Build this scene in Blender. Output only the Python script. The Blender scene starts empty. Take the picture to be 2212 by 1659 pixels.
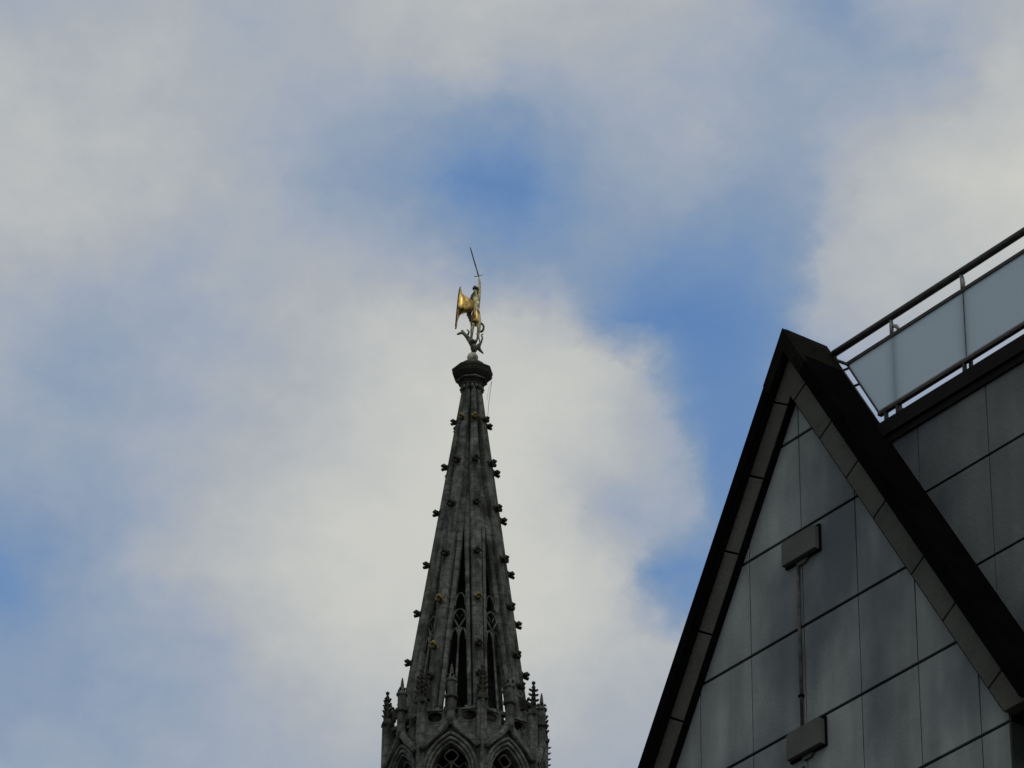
import bpy, bmesh, math, random
from math import sin, cos, tan, radians as rad, pi, sqrt, atan2
from mathutils import Vector, Matrix
random.seed(7)
scene = bpy.context.scene
COL = scene.collection

# ------------------------------------------------------------------ camera
F_PX, PITCH, ROLL = 16700.0, 31.2, 0.75          # focal length in px of a 4096 px wide frame
cd = bpy.data.cameras.new('camera')
cam = bpy.data.objects.new('camera', cd)
COL.objects.link(cam)
cd.sensor_width = 36.0
cd.sensor_fit = 'HORIZONTAL'
cd.lens = 36.0 * F_PX / 4096.0
cd.clip_start = 0.5
cd.clip_end = 6000
p, r = rad(PITCH), rad(ROLL)
fwd = Vector((0, cos(p), sin(p)))
right = Vector((1, 0, 0))
up = right.cross(fwd)
rr = right * cos(r) + up * sin(r)
uu = -right * sin(r) + up * cos(r)
m = Matrix((rr, uu, -fwd)).transposed().to_4x4()
m.translation = Vector((0, 0, 1.6))
cam.matrix_world = m
scene.camera = cam

# ------------------------------------------------------------------ exposure
vs = scene.view_settings
vs.view_transform = 'Standard'
vs.look = 'None'
vs.exposure = 0.0
vs.gamma = 1.0
vs.use_curve_mapping = False
scene.cycles.max_bounces = 6

# ------------------------------------------------------------------ sun (veiled by cloud)
SUN_AZ, SUN_EL = rad(160), rad(44)                 # azimuth clockwise from the view direction (+Y)
sd = bpy.data.lights.new('sun', 'SUN')
sd.energy = 0.8
sd.angle = rad(12)
sd.color = (1.0, 0.93, 0.82)
so = bpy.data.objects.new('sun', sd)
COL.objects.link(so)
sdir = Vector((sin(SUN_AZ) * cos(SUN_EL), cos(SUN_AZ) * cos(SUN_EL), sin(SUN_EL)))
so.rotation_euler = sdir.to_track_quat('Z', 'Y').to_euler()

# ------------------------------------------------------------------ world: sky with broken cloud
W = bpy.data.worlds.new('World')
scene.world = W
W.use_nodes = True
nt = W.node_tree
for n in list(nt.nodes):
    nt.nodes.remove(n)
N, L = nt.nodes, nt.links

def node(t, **kw):
    n = N.new(t)
    for k, v in kw.items():
        setattr(n, k, v)
    return n

def mth(op, a, b=None, c=None, clamp=False):
    n = N.new('ShaderNodeMath')
    n.operation = op
    n.use_clamp = clamp
    for i, v in enumerate((a, b, c)):
        if v is None:
            continue
        if isinstance(v, (int, float)):
            n.inputs[i].default_value = v
        else:
            L.new(v, n.inputs[i])
    return n.outputs[0]

def maprange(v, a, b, c=0.0, d=1.0, interp='SMOOTHSTEP'):
    n = N.new('ShaderNodeMapRange')
    n.interpolation_type = interp
    n.inputs['From Min'].default_value = a
    n.inputs['From Max'].default_value = b
    n.inputs['To Min'].default_value = c
    n.inputs['To Max'].default_value = d
    L.new(v, n.inputs['Value'])
    return n.outputs[0]

def mixf(f, a, b):
    n = N.new('ShaderNodeMix')
    n.data_type = 'FLOAT'
    L.new(f, n.inputs[0])
    for i, v in ((2, a), (3, b)):
        if isinstance(v, (int, float)):
            n.inputs[i].default_value = v
        else:
            L.new(v, n.inputs[i])
    return n.outputs[0]

tc = node('ShaderNodeTexCoord')
sep = node('ShaderNodeSeparateXYZ')
L.new(tc.outputs['Generated'], sep.inputs[0])
azm = mth('ARCTAN2', sep.outputs['X'], sep.outputs['Y'])
elv = mth('ARCSINE', sep.outputs['Z'])

def noise(scale, detail, rough, off):
    mp = node('ShaderNodeMapping')
    mp.inputs['Location'].default_value = off
    mp.inputs['Scale'].default_value = (1, 1, 1.25)
    L.new(tc.outputs['Generated'], mp.inputs['Vector'])
    n = node('ShaderNodeTexNoise')
    n.inputs['Scale'].default_value = scale
    n.inputs['Detail'].default_value = detail
    n.inputs['Roughness'].default_value = rough
    L.new(mp.outputs[0], n.inputs['Vector'])
    return n.outputs[0]

nA = noise(26, 5, 0.55, (3.1, 0, 0))
nB = noise(26, 5, 0.55, (0, 7.7, 2.0))
nC = noise(13, 6, 0.55, (1.3, 4.4, 9.0))
nD = noise(75, 4, 0.6, (5.3, 2.4, 1.0))
# cloud-bank coordinates: u across (0..1 over 14.0 deg of arc), v downwards (0..1 over 10.5 deg)
u = mth('MULTIPLY_ADD', azm, 180 / pi * 0.8554 / 14.0, 0.5)
v = mth('MULTIPLY_ADD', elv, -180 / pi / 10.5, 31.2 / 10.5 + 0.5)
nE = noise(95, 6, 0.62, (2.2, 8.4, 0.4))
nF = noise(95, 6, 0.62, (6.2, 0.4, 3.3))
u = mth('ADD', u, mth('MULTIPLY_ADD', nA, 0.075, -0.0375))
u = mth('ADD', u, mth('MULTIPLY_ADD', nE, 0.050, -0.025))
v = mth('ADD', v, mth('MULTIPLY_ADD', nB, 0.085, -0.0425))
v = mth('ADD', v, mth('MULTIPLY_ADD', nF, 0.060, -0.030))

G = 2212.0
ROWS = [   # (height in the bank, [(place across, cloud thickness), ...])
 (0,    [(0,.66),(158,.76),(316,.74),(474,.69),(632,.74),(790,.82),(948,.84),(1106,.87),(1264,.85),(1422,.77),(1580,.76),(1738,.60),(1835,.32),(1900,.48),(1990,.70),(2054,.70),(2212,.72)]),
 (138,  [(0,.76),(158,.78),(316,.80),(474,.72),(632,.75),(790,.78),(948,.80),(1106,.78),(1264,.72),(1422,.70),(1580,.66),(1738,.55),(1896,.52),(2054,.50),(2130,.72),(2212,.86)]),
 (277,  [(0,.86),(158,.82),(316,.80),(474,.75),(632,.62),(790,.54),(948,.46),(1040,.34),(1106,.34),(1264,.55),(1422,.68),(1580,.68),(1738,.54),(1896,.70),(2054,.84),(2212,.92)]),
 (415,  [(0,.88),(158,.86),(316,.81),(474,.76),(632,.58),(700,.48),(790,.46),(900,.32),(980,.14),(1106,.08),(1170,.30),(1264,.46),(1422,.52),(1580,.56),(1720,.42),(1790,.55),(1850,.82),(1896,.84),(2054,.92),(2212,1.0)]),
 (553,  [(0,.86),(158,.82),(316,.74),(474,.72),(632,.74),(790,.70),(948,.52),(1106,.36),(1264,.44),(1422,.34),(1580,.24),(1700,.36),(1760,.44),(1800,.80),(1896,.84),(2054,.90),(2212,.95)]),
 (691,  [(0,.74),(158,.64),(316,.60),(474,.70),(632,.80),(790,.88),(948,.92),(1060,.92),(1180,.86),(1235,.62),(1300,.18),(1422,.06),(1580,.10),(1700,.24),(1745,.46),(1800,.78),(2212,.85)]),
 (775,  [(0,.72),(158,.52),(316,.60),(474,.70),(632,.74),(790,.90),(948,.96),(1106,.95),(1264,.90),(1350,.86),(1405,.74),(1450,.30),(1520,.08),(1620,.12),(1738,.34),(1850,.7)]),
 (870,  [(0,.70),(100,.56),(158,.46),(250,.54),(380,.66),(474,.72),(632,.80),(790,.90),(948,1.0),(1106,1.0),(1264,.90),(1380,.80),(1440,.66),(1490,.20),(1570,.10),(1700,.2),(1850,.6)]),
 (968,  [(0,.64),(158,.58),(316,.66),(474,.74),(632,.84),(790,.92),(948,1.0),(1106,1.02),(1240,.90),(1380,.74),(1455,.68),(1500,.34),(1560,.06),(1700,.2),(1850,.5)]),
 (1106, [(0,.52),(158,.52),(250,.52),(340,.66),(474,.80),(632,.94),(790,1.0),(948,1.02),(1106,1.02),(1240,.90),(1310,.60),(1400,.62),(1470,.66),(1510,.34),(1570,.12),(1850,.5)]),
 (1244, [(0,.24),(110,.32),(230,.50),(316,.70),(474,.86),(632,.96),(790,1.0),(948,1.02),(1106,1.02),(1290,.94),(1370,.78),(1410,.26),(1480,.08),(1600,.35),(1850,.5)]),
 (1325, [(0,.12),(110,.28),(220,.50),(316,.58),(474,.72),(632,.92),(790,1.0),(948,1.0),(1106,1.02),(1290,.94),(1370,.84),(1430,.46),(1500,.22),(1850,.5)]),
 (1400, [(0,.30),(110,.40),(220,.50),(316,.54),(474,.64),(632,.86),(790,.97),(948,.98),(1106,1.0),(1290,.88),(1422,.84),(1850,.6)]),
 (1521, [(0,.42),(158,.42),(316,.48),(474,.60),(632,.72),(790,.86),(948,.92),(1106,.92),(1264,.80),(1422,.76),(1850,.7)]),
 (1659, [(0,.44),(158,.54),(316,.56),(474,.63),(632,.70),(790,.74),(948,.78),(1106,.80),(1264,.70),(1422,.70),(1850,.7)]),
]

def ramp_row(stops):
    n = node('ShaderNodeValToRGB')
    cr = n.color_ramp
    cr.interpolation = 'B_SPLINE'
    els = cr.elements
    while len(els) < len(stops):
        els.new(0.5)
    for e, (x, w) in zip(els, stops):
        e.position = x / G
    for e, (x, w) in zip(els, stops):
        e.color = (w * 0.8, w * 0.8, w * 0.8, 1)
    L.new(u, n.inputs[0])
    return n.outputs[0]

cur = ramp_row(ROWS[0][1])
for (y0, _), (y1, st) in zip(ROWS[:-1], ROWS[1:]):
    f = maprange(v, y0 / 1659.0, y1 / 1659.0, 0.0, 1.0, 'LINEAR')
    cur = mixf(f, cur, ramp_row(st))
inw = mth('MULTIPLY', cur, 1.25)
# beyond that bank of cloud: an ordinary broken sky
outw = maprange(nC, 0.30, 0.52, 0.45, 1.08, 'LINEAR')
m1 = mth('MULTIPLY', maprange(u, -0.12, -0.01), maprange(u, 1.01, 1.12, 1, 0))
m2 = mth('MULTIPLY', maprange(v, -0.12, -0.01), maprange(v, 1.01, 1.15, 1, 0))
w = mixf(mth('MULTIPLY', m1, m2), outw, inw)
w = mth('ADD', w, mth('MULTIPLY_ADD', nC, 0.10, -0.05))
# torn, wispy structure where the cloud is thin
thin = mth('MULTIPLY', mth('MULTIPLY', w, mth('SUBTRACT', 1.12, w)), 1.6, clamp=True)
w = mth('ADD', w, mth('MULTIPLY', thin, mth('MULTIPLY_ADD', nD, 0.46, -0.22)))

def s2l(c):
    c = c / 255.0
    return c / 12.92 if c <= 0.04045 else ((c + 0.055) / 1.055) ** 2.4

sky = node('ShaderNodeTexSky', sky_type='NISHITA')
sky.sun_disc = False
sky.sun_elevation = SUN_EL
sky.sun_rotation = SUN_AZ
sky.altitude = 60
sky.air_density = 1.0
sky.dust_density = 0.6
sky.ozone_density = 1.5
STR = 0.1
tint = node('ShaderNodeMix', data_type='RGBA', blend_type='MULTIPLY')
tint.inputs[0].default_value = 1.0
L.new(sky.outputs[0], tint.inputs[6])
SKY_TINT = (0.98, 1.27, 1.50, 1)
tint.inputs[7].default_value = SKY_TINT
cl = node('ShaderNodeValToRGB')
els = cl.color_ramp.elements
CL = [(0.0, (98, 135, 185)), (0.25, (113, 143, 183)), (0.45, (134, 154, 180)), (0.65, (157, 168, 185)),
      (0.78, (171, 177, 184)), (0.90, (187, 190, 190)), (1.0, (201, 202, 197)), (1.1, (208, 208, 202))]
while len(els) < len(CL):
    els.new(0.5)
for e, (x, c) in zip(els, CL):
    e.position = x / 1.1
for e, (x, c) in zip(els, CL):
    e.color = (s2l(c[0]), s2l(c[1]), s2l(c[2]), 1)
L.new(mth('DIVIDE', w, 1.1), cl.inputs[0])
sc10 = node('ShaderNodeVectorMath', operation='SCALE')
sc10.inputs['Scale'].default_value = 1.0 / STR
L.new(cl.outputs[0], sc10.inputs[0])
mx = node('ShaderNodeMix', data_type='RGBA')
L.new(maprange(w, -0.10, 0.30), mx.inputs[0])
L.new(tint.outputs[2], mx.inputs[6])
L.new(sc10.outputs[0], mx.inputs[7])
bg = node('ShaderNodeBackground')
bg.inputs['Strength'].default_value = STR
L.new(mx.outputs[2], bg.inputs[0])
wo = node('ShaderNodeOutputWorld')
L.new(bg.outputs[0], wo.inputs[0])

# ------------------------------------------------------------------ materials
MATS = {}

def mat(name, base, rough=0.8, var=0.35, scale=2.0, stain=None, stain_amt=0.0, streak=0.0, metallic=0.0, bump=0.0,
        bump_scale=20.0, spec=0.3, island=0.0, stain_scale=0.7, lichen=None, lichen_lo=0.62, course=0.0):
    mt = bpy.data.materials.new(name)
    mt.use_nodes = True
    t = mt.node_tree
    b = t.nodes['Principled BSDF']
    b.inputs['Roughness'].default_value = rough
    b.inputs['Metallic'].default_value = metallic
    b.inputs['Specular IOR Level'].default_value = spec
    tcn = t.nodes.new('ShaderNodeTexCoord')

    def nz(s, d, vec=None, rg=0.55, sx=(1, 1, 1)):
        mp = t.nodes.new('ShaderNodeMapping')
        mp.inputs['Scale'].default_value = sx
        t.links.new(tcn.outputs['Object'], mp.inputs[0])
        n = t.nodes.new('ShaderNodeTexNoise')
        n.inputs['Scale'].default_value = s
        n.inputs['Detail'].default_value = d
        n.inputs['Roughness'].default_value = rg
        t.links.new(mp.outputs[0], n.inputs['Vector'])
        return n.outputs[0]

    def mr(vv, a, bb, c, d):
        n = t.nodes.new('ShaderNodeMapRange')
        n.inputs[1].default_value = a
        n.inputs[2].default_value = bb
        n.inputs[3].default_value = c
        n.inputs[4].default_value = d
        t.links.new(vv, n.inputs[0])
        return n.outputs[0]

    def mul(a, bb):
        n = t.nodes.new('ShaderNodeMath')
        n.operation = 'MULTIPLY'
        t.links.new(a, n.inputs[0])
        t.links.new(bb, n.inputs[1])
        return n.outputs[0]
    f = mr(nz(scale, 6), 0.3, 0.7, 1 - var, 1 + var)
    if streak:
        f = mul(f, mr(nz(3.0, 5, sx=(1, 1, 0.12)), 0.35, 0.65, 1 - streak, 1 + streak))
    if island:
        g = t.nodes.new('ShaderNodeNewGeometry')
        f = mul(f, mr(g.outputs['Random Per Island'], 0, 1, 1 - island, 1 + island))
    if course:
        # thin mortar joints between the stone courses
        sx_ = t.nodes.new('ShaderNodeSeparateXYZ')
        t.links.new(tcn.outputs['Object'], sx_.inputs[0])
        q = t.nodes.new('ShaderNodeMath')
        q.operation = 'PINGPONG'
        q.inputs[1].default_value = course / 2
        t.links.new(sx_.outputs['Z'], q.inputs[0])
        f = mul(f, mr(q.outputs[0], 0.010, 0.030, 0.58, 1.0))
    vm = t.nodes.new('ShaderNodeVectorMath')
    vm.operation = 'SCALE'
    vm.inputs[0].default_value = base
    t.links.new(f, vm.inputs['Scale'])
    colr = vm.outputs[0]
    if stain:
        mxn = t.nodes.new('ShaderNodeMix')
        mxn.data_type = 'RGBA'
        t.links.new(mr(nz(stain_scale, 4, sx=(1, 1, 0.55)), 0.44, 0.66, 0, stain_amt), mxn.inputs[0])
        t.links.new(colr, mxn.inputs[6])
        mxn.inputs[7].default_value = (*stain, 1)
        colr = mxn.outputs[2]
    if lichen:
        mxn = t.nodes.new('ShaderNodeMix')
        mxn.data_type = 'RGBA'
        t.links.new(mr(nz(0.9, 5, rg=0.7), lichen_lo, lichen_lo + 0.08, 0, 0.85), mxn.inputs[0])
        t.links.new(colr, mxn.inputs[6])
        mxn.inputs[7].default_value = (*lichen, 1)
        colr = mxn.outputs[2]
    t.links.new(colr, b.inputs['Base Color'])
    if bump:
        bn = t.nodes.new('ShaderNodeBump')
        bn.inputs['Strength'].default_value = bump
        bn.inputs['Distance'].default_value = 0.05
        t.links.new(nz(bump_scale, 5), bn.inputs['Height'])
        t.links.new(bn.outputs[0], b.inputs['Normal'])
    MATS[name] = mt
    return mt

M_PANEL = mat('facade_panel', (0.160, 0.184, 0.196), 0.75, 0.16, 1.3, stain=(0.060, 0.074, 0.092), stain_amt=0.9, streak=0.20,
              bump=0.12, bump_scale=30, spec=0.15, island=0.07, stain_scale=0.8)
M_PANEL2 = mat('shaded_panel', (0.092, 0.105, 0.113), 0.75, 0.22, 1.1, stain=(0.040, 0.050, 0.064), stain_amt=0.9, streak=0.14,
               bump=0.12, bump_scale=30, spec=0.12, island=0.08, stain_scale=0.9)  # facade panel copy, darkened for the weaker light on the set-back wall
M_BORDER = mat('border_stone', (0.055, 0.060, 0.057), 0.85, 0.22, 2.5, stain=(0.045, 0.044, 0.038), stain_amt=0.6, bump=0.25, spec=0.1, island=0.1)
M_BLACK = mat('black_metal', (0.0025, 0.0030, 0.0027), 0.9, 0.3, 3.0, spec=0.0)
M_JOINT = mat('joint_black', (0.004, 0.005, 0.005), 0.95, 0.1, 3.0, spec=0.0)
M_FASCIA = mat('fascia_brown', (0.0055, 0.0054, 0.0042), 0.9, 0.45, 6.0, spec=0.02)
M_COPING = mat('coping_dark', (0.009, 0.010, 0.009), 0.85, 0.2, 3.0, spec=0.05)
M_SIDE = mat('side_cladding', (0.035, 0.040, 0.040), 0.85, 0.2, 2.0, spec=0.05)
M_RAIL = mat('rail_metal', (0.028, 0.030, 0.029), 0.6, 0.4, 18.0, spec=0.15)
M_STEEL = mat('bracket_steel', (0.16, 0.17, 0.17), 0.5, 0.25, 20.0, spec=0.4, metallic=0.4)
M_BOX = mat('vent_metal', (0.058, 0.064, 0.063), 0.7, 0.12, 6.0, spec=0.1)
M_CONDUIT = mat('conduit_metal', (0.05, 0.053, 0.052), 0.8, 0.75, 6.0, spec=0.1)
M_STONE = mat('tower_stone', (0.082, 0.091, 0.087), 0.95, 0.5, 4.5, stain=(0.022, 0.024, 0.021), stain_amt=0.9, streak=0.15,
              bump=0.5, bump_scale=9, spec=0.08, stain_scale=1.7, course=0.46)
M_STONE_D = mat('dark_stone', (0.026, 0.028, 0.025), 0.95, 0.35, 2.0, spec=0.05)
M_CROCKET = mat('crocket_stone', (0.028, 0.030, 0.026), 0.95, 0.5, 5.0, bump=0.4, spec=0.05, lichen=(0.20, 0.16, 0.06), lichen_lo=0.66)
M_LICHEN = mat('lichen_stone', (0.04, 0.042, 0.03), 0.9, 0.4, 5.0, stain=(0.34, 0.26, 0.07), stain_amt=0.85, stain_scale=3.6, spec=0.1)
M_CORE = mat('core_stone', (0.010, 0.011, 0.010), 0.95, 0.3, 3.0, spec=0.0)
M_GOLD = mat('gilding', (0.74, 0.50, 0.15), 0.40, 0.4, 7.0, stain=(0.06, 0.045, 0.02), stain_amt=0.95, metallic=0.6, stain_scale=4.0, spec=0.5)
M_GILT = mat('pale_gilding', (0.42, 0.40, 0.24), 0.5, 0.5, 8.0, stain=(0.03, 0.03, 0.02), stain_amt=1.0, metallic=0.35, stain_scale=6.5)
M_BRONZE = mat('blackened_copper', (0.020, 0.021, 0.018), 0.6, 0.5, 8.0, metallic=0.2, spec=0.3, stain=(0.25, 0.26, 0.2), stain_amt=0.6, stain_scale=3.4)
M_GROUND = mat('paving', (0.10, 0.095, 0.088), 0.9, 0.3, 0.5, stain=(0.06, 0.06, 0.06), stain_amt=0.6, bump=0.4, bump_scale=6)
M_ORB = mat('orb_stone', (0.30, 0.31, 0.27), 0.9, 0.4, 5.0, stain=(0.04, 0.045, 0.035), stain_amt=0.9, stain_scale=3.0)

# frosted glass
mg = bpy.data.materials.new('frosted_glass')
mg.use_nodes = True
t = mg.node_tree
for n in list(t.nodes):
    t.nodes.remove(n)
og = t.nodes.new('ShaderNodeOutputMaterial')
trn = t.nodes.new('ShaderNodeBsdfTranslucent')
trn.inputs[0].default_value = (0.76, 0.85, 0.94, 1)
dif = t.nodes.new('ShaderNodeBsdfPrincipled')
dif.inputs['Base Color'].default_value = (0.20, 0.26, 0.26, 1)
dif.inputs['Roughness'].default_value = 0.35
dif.inputs['Specular IOR Level'].default_value = 0.3
mxs = t.nodes.new('ShaderNodeMixShader')
mxs.inputs[0].default_value = 0.2
t.links.new(trn.outputs[0], mxs.inputs[1])
t.links.new(dif.outputs[0], mxs.inputs[2])
t.links.new(mxs.outputs[0], og.inputs[0])
M_GLASS = mg

# ------------------------------------------------------------------ helpers
def link(name, bm, material, parent=None, smooth=False):
    bmesh.ops.recalc_face_normals(bm, faces=bm.faces[:])
    me = bpy.data.meshes.new(name)
    bm.to_mesh(me)
    bm.free()
    mats = material if isinstance(material, (list, tuple)) else [material]
    for mm in mats:
        me.materials.append(mm)
    if smooth:
        for pl in me.polygons:
            pl.use_smooth = True
    o = bpy.data.objects.new(name, me)
    COL.objects.link(o)
    if parent:
        o.parent = parent
    return o

def thing(name, label, cat, loc=(0, 0, 0), rotz=0.0, group=None):
    o = bpy.data.objects.new(name, None)
    COL.objects.link(o)
    o.empty_display_size = 0.5
    o.location = loc
    o.rotation_euler = (0, 0, rotz)
    o['label'] = label
    o['category'] = cat
    if group:
        o['group'] = group
    return o

def copy_of(o, parent, mw=None):
    c = o.copy()
    COL.objects.link(c)
    c.parent = parent
    if mw is not None:
        c.matrix_basis = mw
    return c

def box(bm, x0, x1, y0, y1, z0, z1, mi=0):
    vs_ = [bm.verts.new((x, y, z)) for x in (x0, x1) for y in (y0, y1) for z in (z0, z1)]
    for f in ((0, 1, 3, 2), (4, 6, 7, 5), (0, 4, 5, 1), (2, 3, 7, 6), (0, 2, 6, 4), (1, 5, 7, 3)):
        fc = bm.faces.new([vs_[i] for i in f])
        fc.material_index = mi

def prism(bm, poly, y0, y1, mi=0, bev=0.0):
    """polygon in (x,z) extruded along y; optional chamfer of the y0 face"""
    n = len(poly)
    if bev:
        cx = sum(q[0] for q in poly) / n
        cz = sum(q[1] for q in poly) / n
        ins = []
        for i in range(n):
            a, b, c = Vector(poly[i - 1]), Vector(poly[i]), Vector(poly[(i + 1) % n])
            e1 = (b - a).normalized()
            e2 = (c - b).normalized()
            n1 = Vector((-e1.y, e1.x))
            n2 = Vector((-e2.y, e2.x))
            cen = Vector((cx, cz))
            if (cen - b).dot(n1) < 0:
                n1 = -n1
            if (cen - b).dot(n2) < 0:
                n2 = -n2
            k = (n1 + n2)
            k = k / max(0.3, k.length_squared) * 2
            ins.append(b + k * bev)
        f0 = [bm.verts.new((q[0], y0, q[1])) for q in ins]
        mid = [bm.verts.new((q[0], y0 + bev, q[1])) for q in poly]
        bk = [bm.verts.new((q[0], y1, q[1])) for q in poly]
        loops = [f0, mid, bk]
    else:
        f0 = [bm.verts.new((q[0], y0, q[1])) for q in poly]
        bk = [bm.verts.new((q[0], y1, q[1])) for q in poly]
        loops = [f0, bk]
    bm.faces.new(loops[0]).material_index = mi
    bm.faces.new(loops[-1]).material_index = mi
    for A, B in zip(loops[:-1], loops[1:]):
        for i in range(n):
            j = (i + 1) % n
            bm.faces.new((A[i], A[j], B[j], B[i])).material_index = mi

def clip(poly, a, b, c):
    """keep a*x+b*z<=c"""
    out = []
    for i in range(len(poly)):
        P, Q = poly[i - 1], poly[i]
        dp, dq = a * P[0] + b * P[1] - c, a * Q[0] + b * Q[1] - c
        if (dp <= 0) != (dq <= 0):
            k = dp / (dp - dq)
            out.append((P[0] + (Q[0] - P[0]) * k, P[1] + (Q[1] - P[1]) * k))
        if dq <= 0:
            out.append(Q)
    res = []
    for q in out:
        if not res or (abs(q[0] - res[-1][0]) + abs(q[1] - res[-1][1])) > 1e-4:
            res.append(q)
    if len(res) > 1 and (abs(res[0][0] - res[-1][0]) + abs(res[0][1] - res[-1][1])) < 1e-4:
        res.pop()
    return res

def area(poly):
    return abs(sum(poly[i - 1][0] * poly[i][1] - poly[i][0] * poly[i - 1][1] for i in range(len(poly)))) / 2

def tube(bm, pts, radii, n=8, cap=True, squash=None):
    pts = [Vector(q) for q in pts]
    if isinstance(radii, (int, float)):
        radii = [radii] * len(pts)
    rings = []
    prev = None
    for i, P in enumerate(pts):
        d = (pts[min(i + 1, len(pts) - 1)] - pts[max(i - 1, 0)])
        if d.length < 1e-9:
            d = Vector((0, 0, 1))
        d.normalize()
        if prev is None:
            ref = Vector((0, 0, 1)) if abs(d.z) < 0.9 else Vector((0, 1, 0))
            x = d.cross(ref).normalized()
        else:
            x = (prev - d * prev.dot(d)).normalized()
        prev = x
        y = d.cross(x)
        rings.append([bm.verts.new(P + (x * cos(2 * pi * k / n) + y * sin(2 * pi * k / n)) * radii[i]) for k in range(n)])
    for A, B in zip(rings[:-1], rings[1:]):
        for k in range(n):
            bm.faces.new((A[k], A[(k + 1) % n], B[(k + 1) % n], B[k]))
    if cap:
        bm.faces.new(rings[0])
        bm.faces.new(rings[-1])

def lathe(bm, prof, n=8, ph=0.0, cx=0.0, cy=0.0, cap=True):
    """prof: list (r,z). vertex k at angle ph+k*360/n measured from -Y towards +X"""
    rings = []
    for R_, z in prof:
        rings.append([bm.verts.new((cx + R_ * sin(ph + 2 * pi * k / n), cy - R_ * cos(ph + 2 * pi * k / n), z)) for k in range(n)])
    for A, B in zip(rings[:-1], rings[1:]):
        for k in range(n):
            bm.faces.new((A[k], A[(k + 1) % n], B[(k + 1) % n], B[k]))
    if cap:
        bm.faces.new(rings[0])
        bm.faces.new(rings[-1])

# ------------------------------------------------------------------ ground
bm = bmesh.new()
vs4 = [bm.verts.new(q) for q in ((-2500, -2500, 0), (2500, -2500, 0), (2500, 2500, 0), (-2500, 2500, 0))]
bm.faces.new(vs4)
g = link('ground', bm, M_GROUND)
g['kind'] = 'structure'

# ------------------------------------------------------------------ gabled building on the right
# local axes: x along the facade towards the viewer, y = depth into the building, z up
AZ = rad(36)
BLOC = (2.6325, 33.1637, 0.0)
BROT = AZ - pi / 2
bld = thing('building', 'dark stone clad building with a steep pointed gable and flat roofed wing', 'building', BLOC, BROT)
SL = 1.65                                           # slope of the rakes

# front wall: real panels with open joints
bm = bmesh.new()
zj = [21.168 - 0.988 * k for k in range(-1, 24)]
sj = [0.0 + 0.747 * k for k in range(-4, 5)]
for i in range(len(zj) - 1):
    zt, zb = zj[i], max(zj[i + 1], 0.0)
    if zt <= 0.1:
        break
    for j in range(len(sj) - 1):
        x0, x1 = max(sj[j], -2.61), min(sj[j + 1], 2.585)
        if x1 - x0 < 0.05:
            continue
        gx, gz = 0.006, 0.0145
        poly = [(x0 + gx, zb + gz), (x1 - gx, zb + gz), (x1 - gx, zt - gz), (x0 + gx, zt - gz)]
        poly = clip(poly, SL, 1, 21.66)
        if len(poly) >= 3:
            poly = clip(poly, -SL, 1, 21.66)
        if len(poly) >= 3 and area(poly) > 0.004:
            prism(bm, poly, 0.02, 0.048, bev=0.003)
link('front_wall', bm, M_PANEL, bld)
# backing wall in the joints
bm = bmesh.new()
poly = [(-2.58, 0), (2.55, 0), (2.55, 17.5), (0, 21.72), (-2.58, 17.5)]
prism(bm, poly, 0.052, 0.30)
link('backing_wall', bm, M_JOINT, bld)
# return wall on the near side of the gable block
bm = bmesh.new()
for i in range(5, len(zj) - 1):
    zt, zb = zj[i], max(zj[i + 1], 0.0)
    if zt <= 0.1:
        break
    box(bm, 2.555, 2.60, 0.022, 0.345, zb + 0.008, zt - 0.008)
box(bm, -2.63, -2.60, 0.022, 0.345, 0, 17.2)
link('side_wall', bm, M_SIDE, bld)

# stone border under the rakes
bm = bmesh.new()
ZI, ZO = 21.575, 22.06
nrm = Vector((SL, 1)).normalized()                  # outward normal of right rake
along = Vector((1, -SL)).normalized()

def border_side(sign, cuts, zend):
    # cuts: z of the joint on the inner edge line z = ZI - SL*s ; stones are parallelograms cut square to the rake
    def strip(za, zb):
        sa, sb = (ZI - za) / SL, (ZI - zb) / SL
        w_ = (ZO - ZI) / sqrt(1 + SL * SL)
        A = Vector((sa, za)) + along * 0.009
        B = Vector((sb, zb)) - along * 0.009
        pl = [A, B, B + nrm * w_, A + nrm * w_]
        pl = [(sign * q.x, q.y) for q in pl]
        return pl
    for za, zb in zip(cuts[:-1], cuts[1:]):
        pl = strip(za, zb)
        pl = clip(pl, 0, -1, -zend)
        if len(pl) >= 3:
            prism(bm, pl, -0.065, 0.047, bev=0.006)
border_side(1, [21.50, 20.93, 20.36, 19.79, 19.02, 18.41, 17.55, 16.6], 17.27)
border_side(-1, [21.50, 20.88, 20.25, 19.58, 18.86, 18.14, 17.4, 16.6], 17.27)
# keystone
w_ = (ZO - ZI) / sqrt(1 + SL * SL)
sa = (ZI - 21.50) / SL
A = Vector((sa, 21.50)) - along * 0.009
B = A + nrm * w_
poly = [(-A.x, A.y), (0, ZI), (A.x, A.y), (B.x, B.y), (0, ZO), (-B.x, B.y)]
# split into two convex halves butted along the axis
prism(bm, [(0.0, ZI), (A.x, A.y), (B.x, B.y), (0.0, ZO)], -0.065, 0.047)
prism(bm, [(0.0, ZI), (-A.x, A.y), (-B.x, B.y), (0.0, ZO)], -0.065, 0.047)
bmesh.ops.remove_doubles(bm, verts=bm.verts[:], dist=0.0002)
link('stone_border', bm, M_BORDER, bld)
# black strips standing in for the shade on the inner reveal and soffit
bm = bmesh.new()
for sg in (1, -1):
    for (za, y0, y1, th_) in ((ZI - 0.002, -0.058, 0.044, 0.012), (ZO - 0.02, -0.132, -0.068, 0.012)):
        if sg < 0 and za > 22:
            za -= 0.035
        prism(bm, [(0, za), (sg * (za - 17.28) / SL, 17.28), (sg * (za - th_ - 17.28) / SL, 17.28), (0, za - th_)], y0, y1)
link('reveal_shade', bm, M_JOINT, bld)

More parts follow.
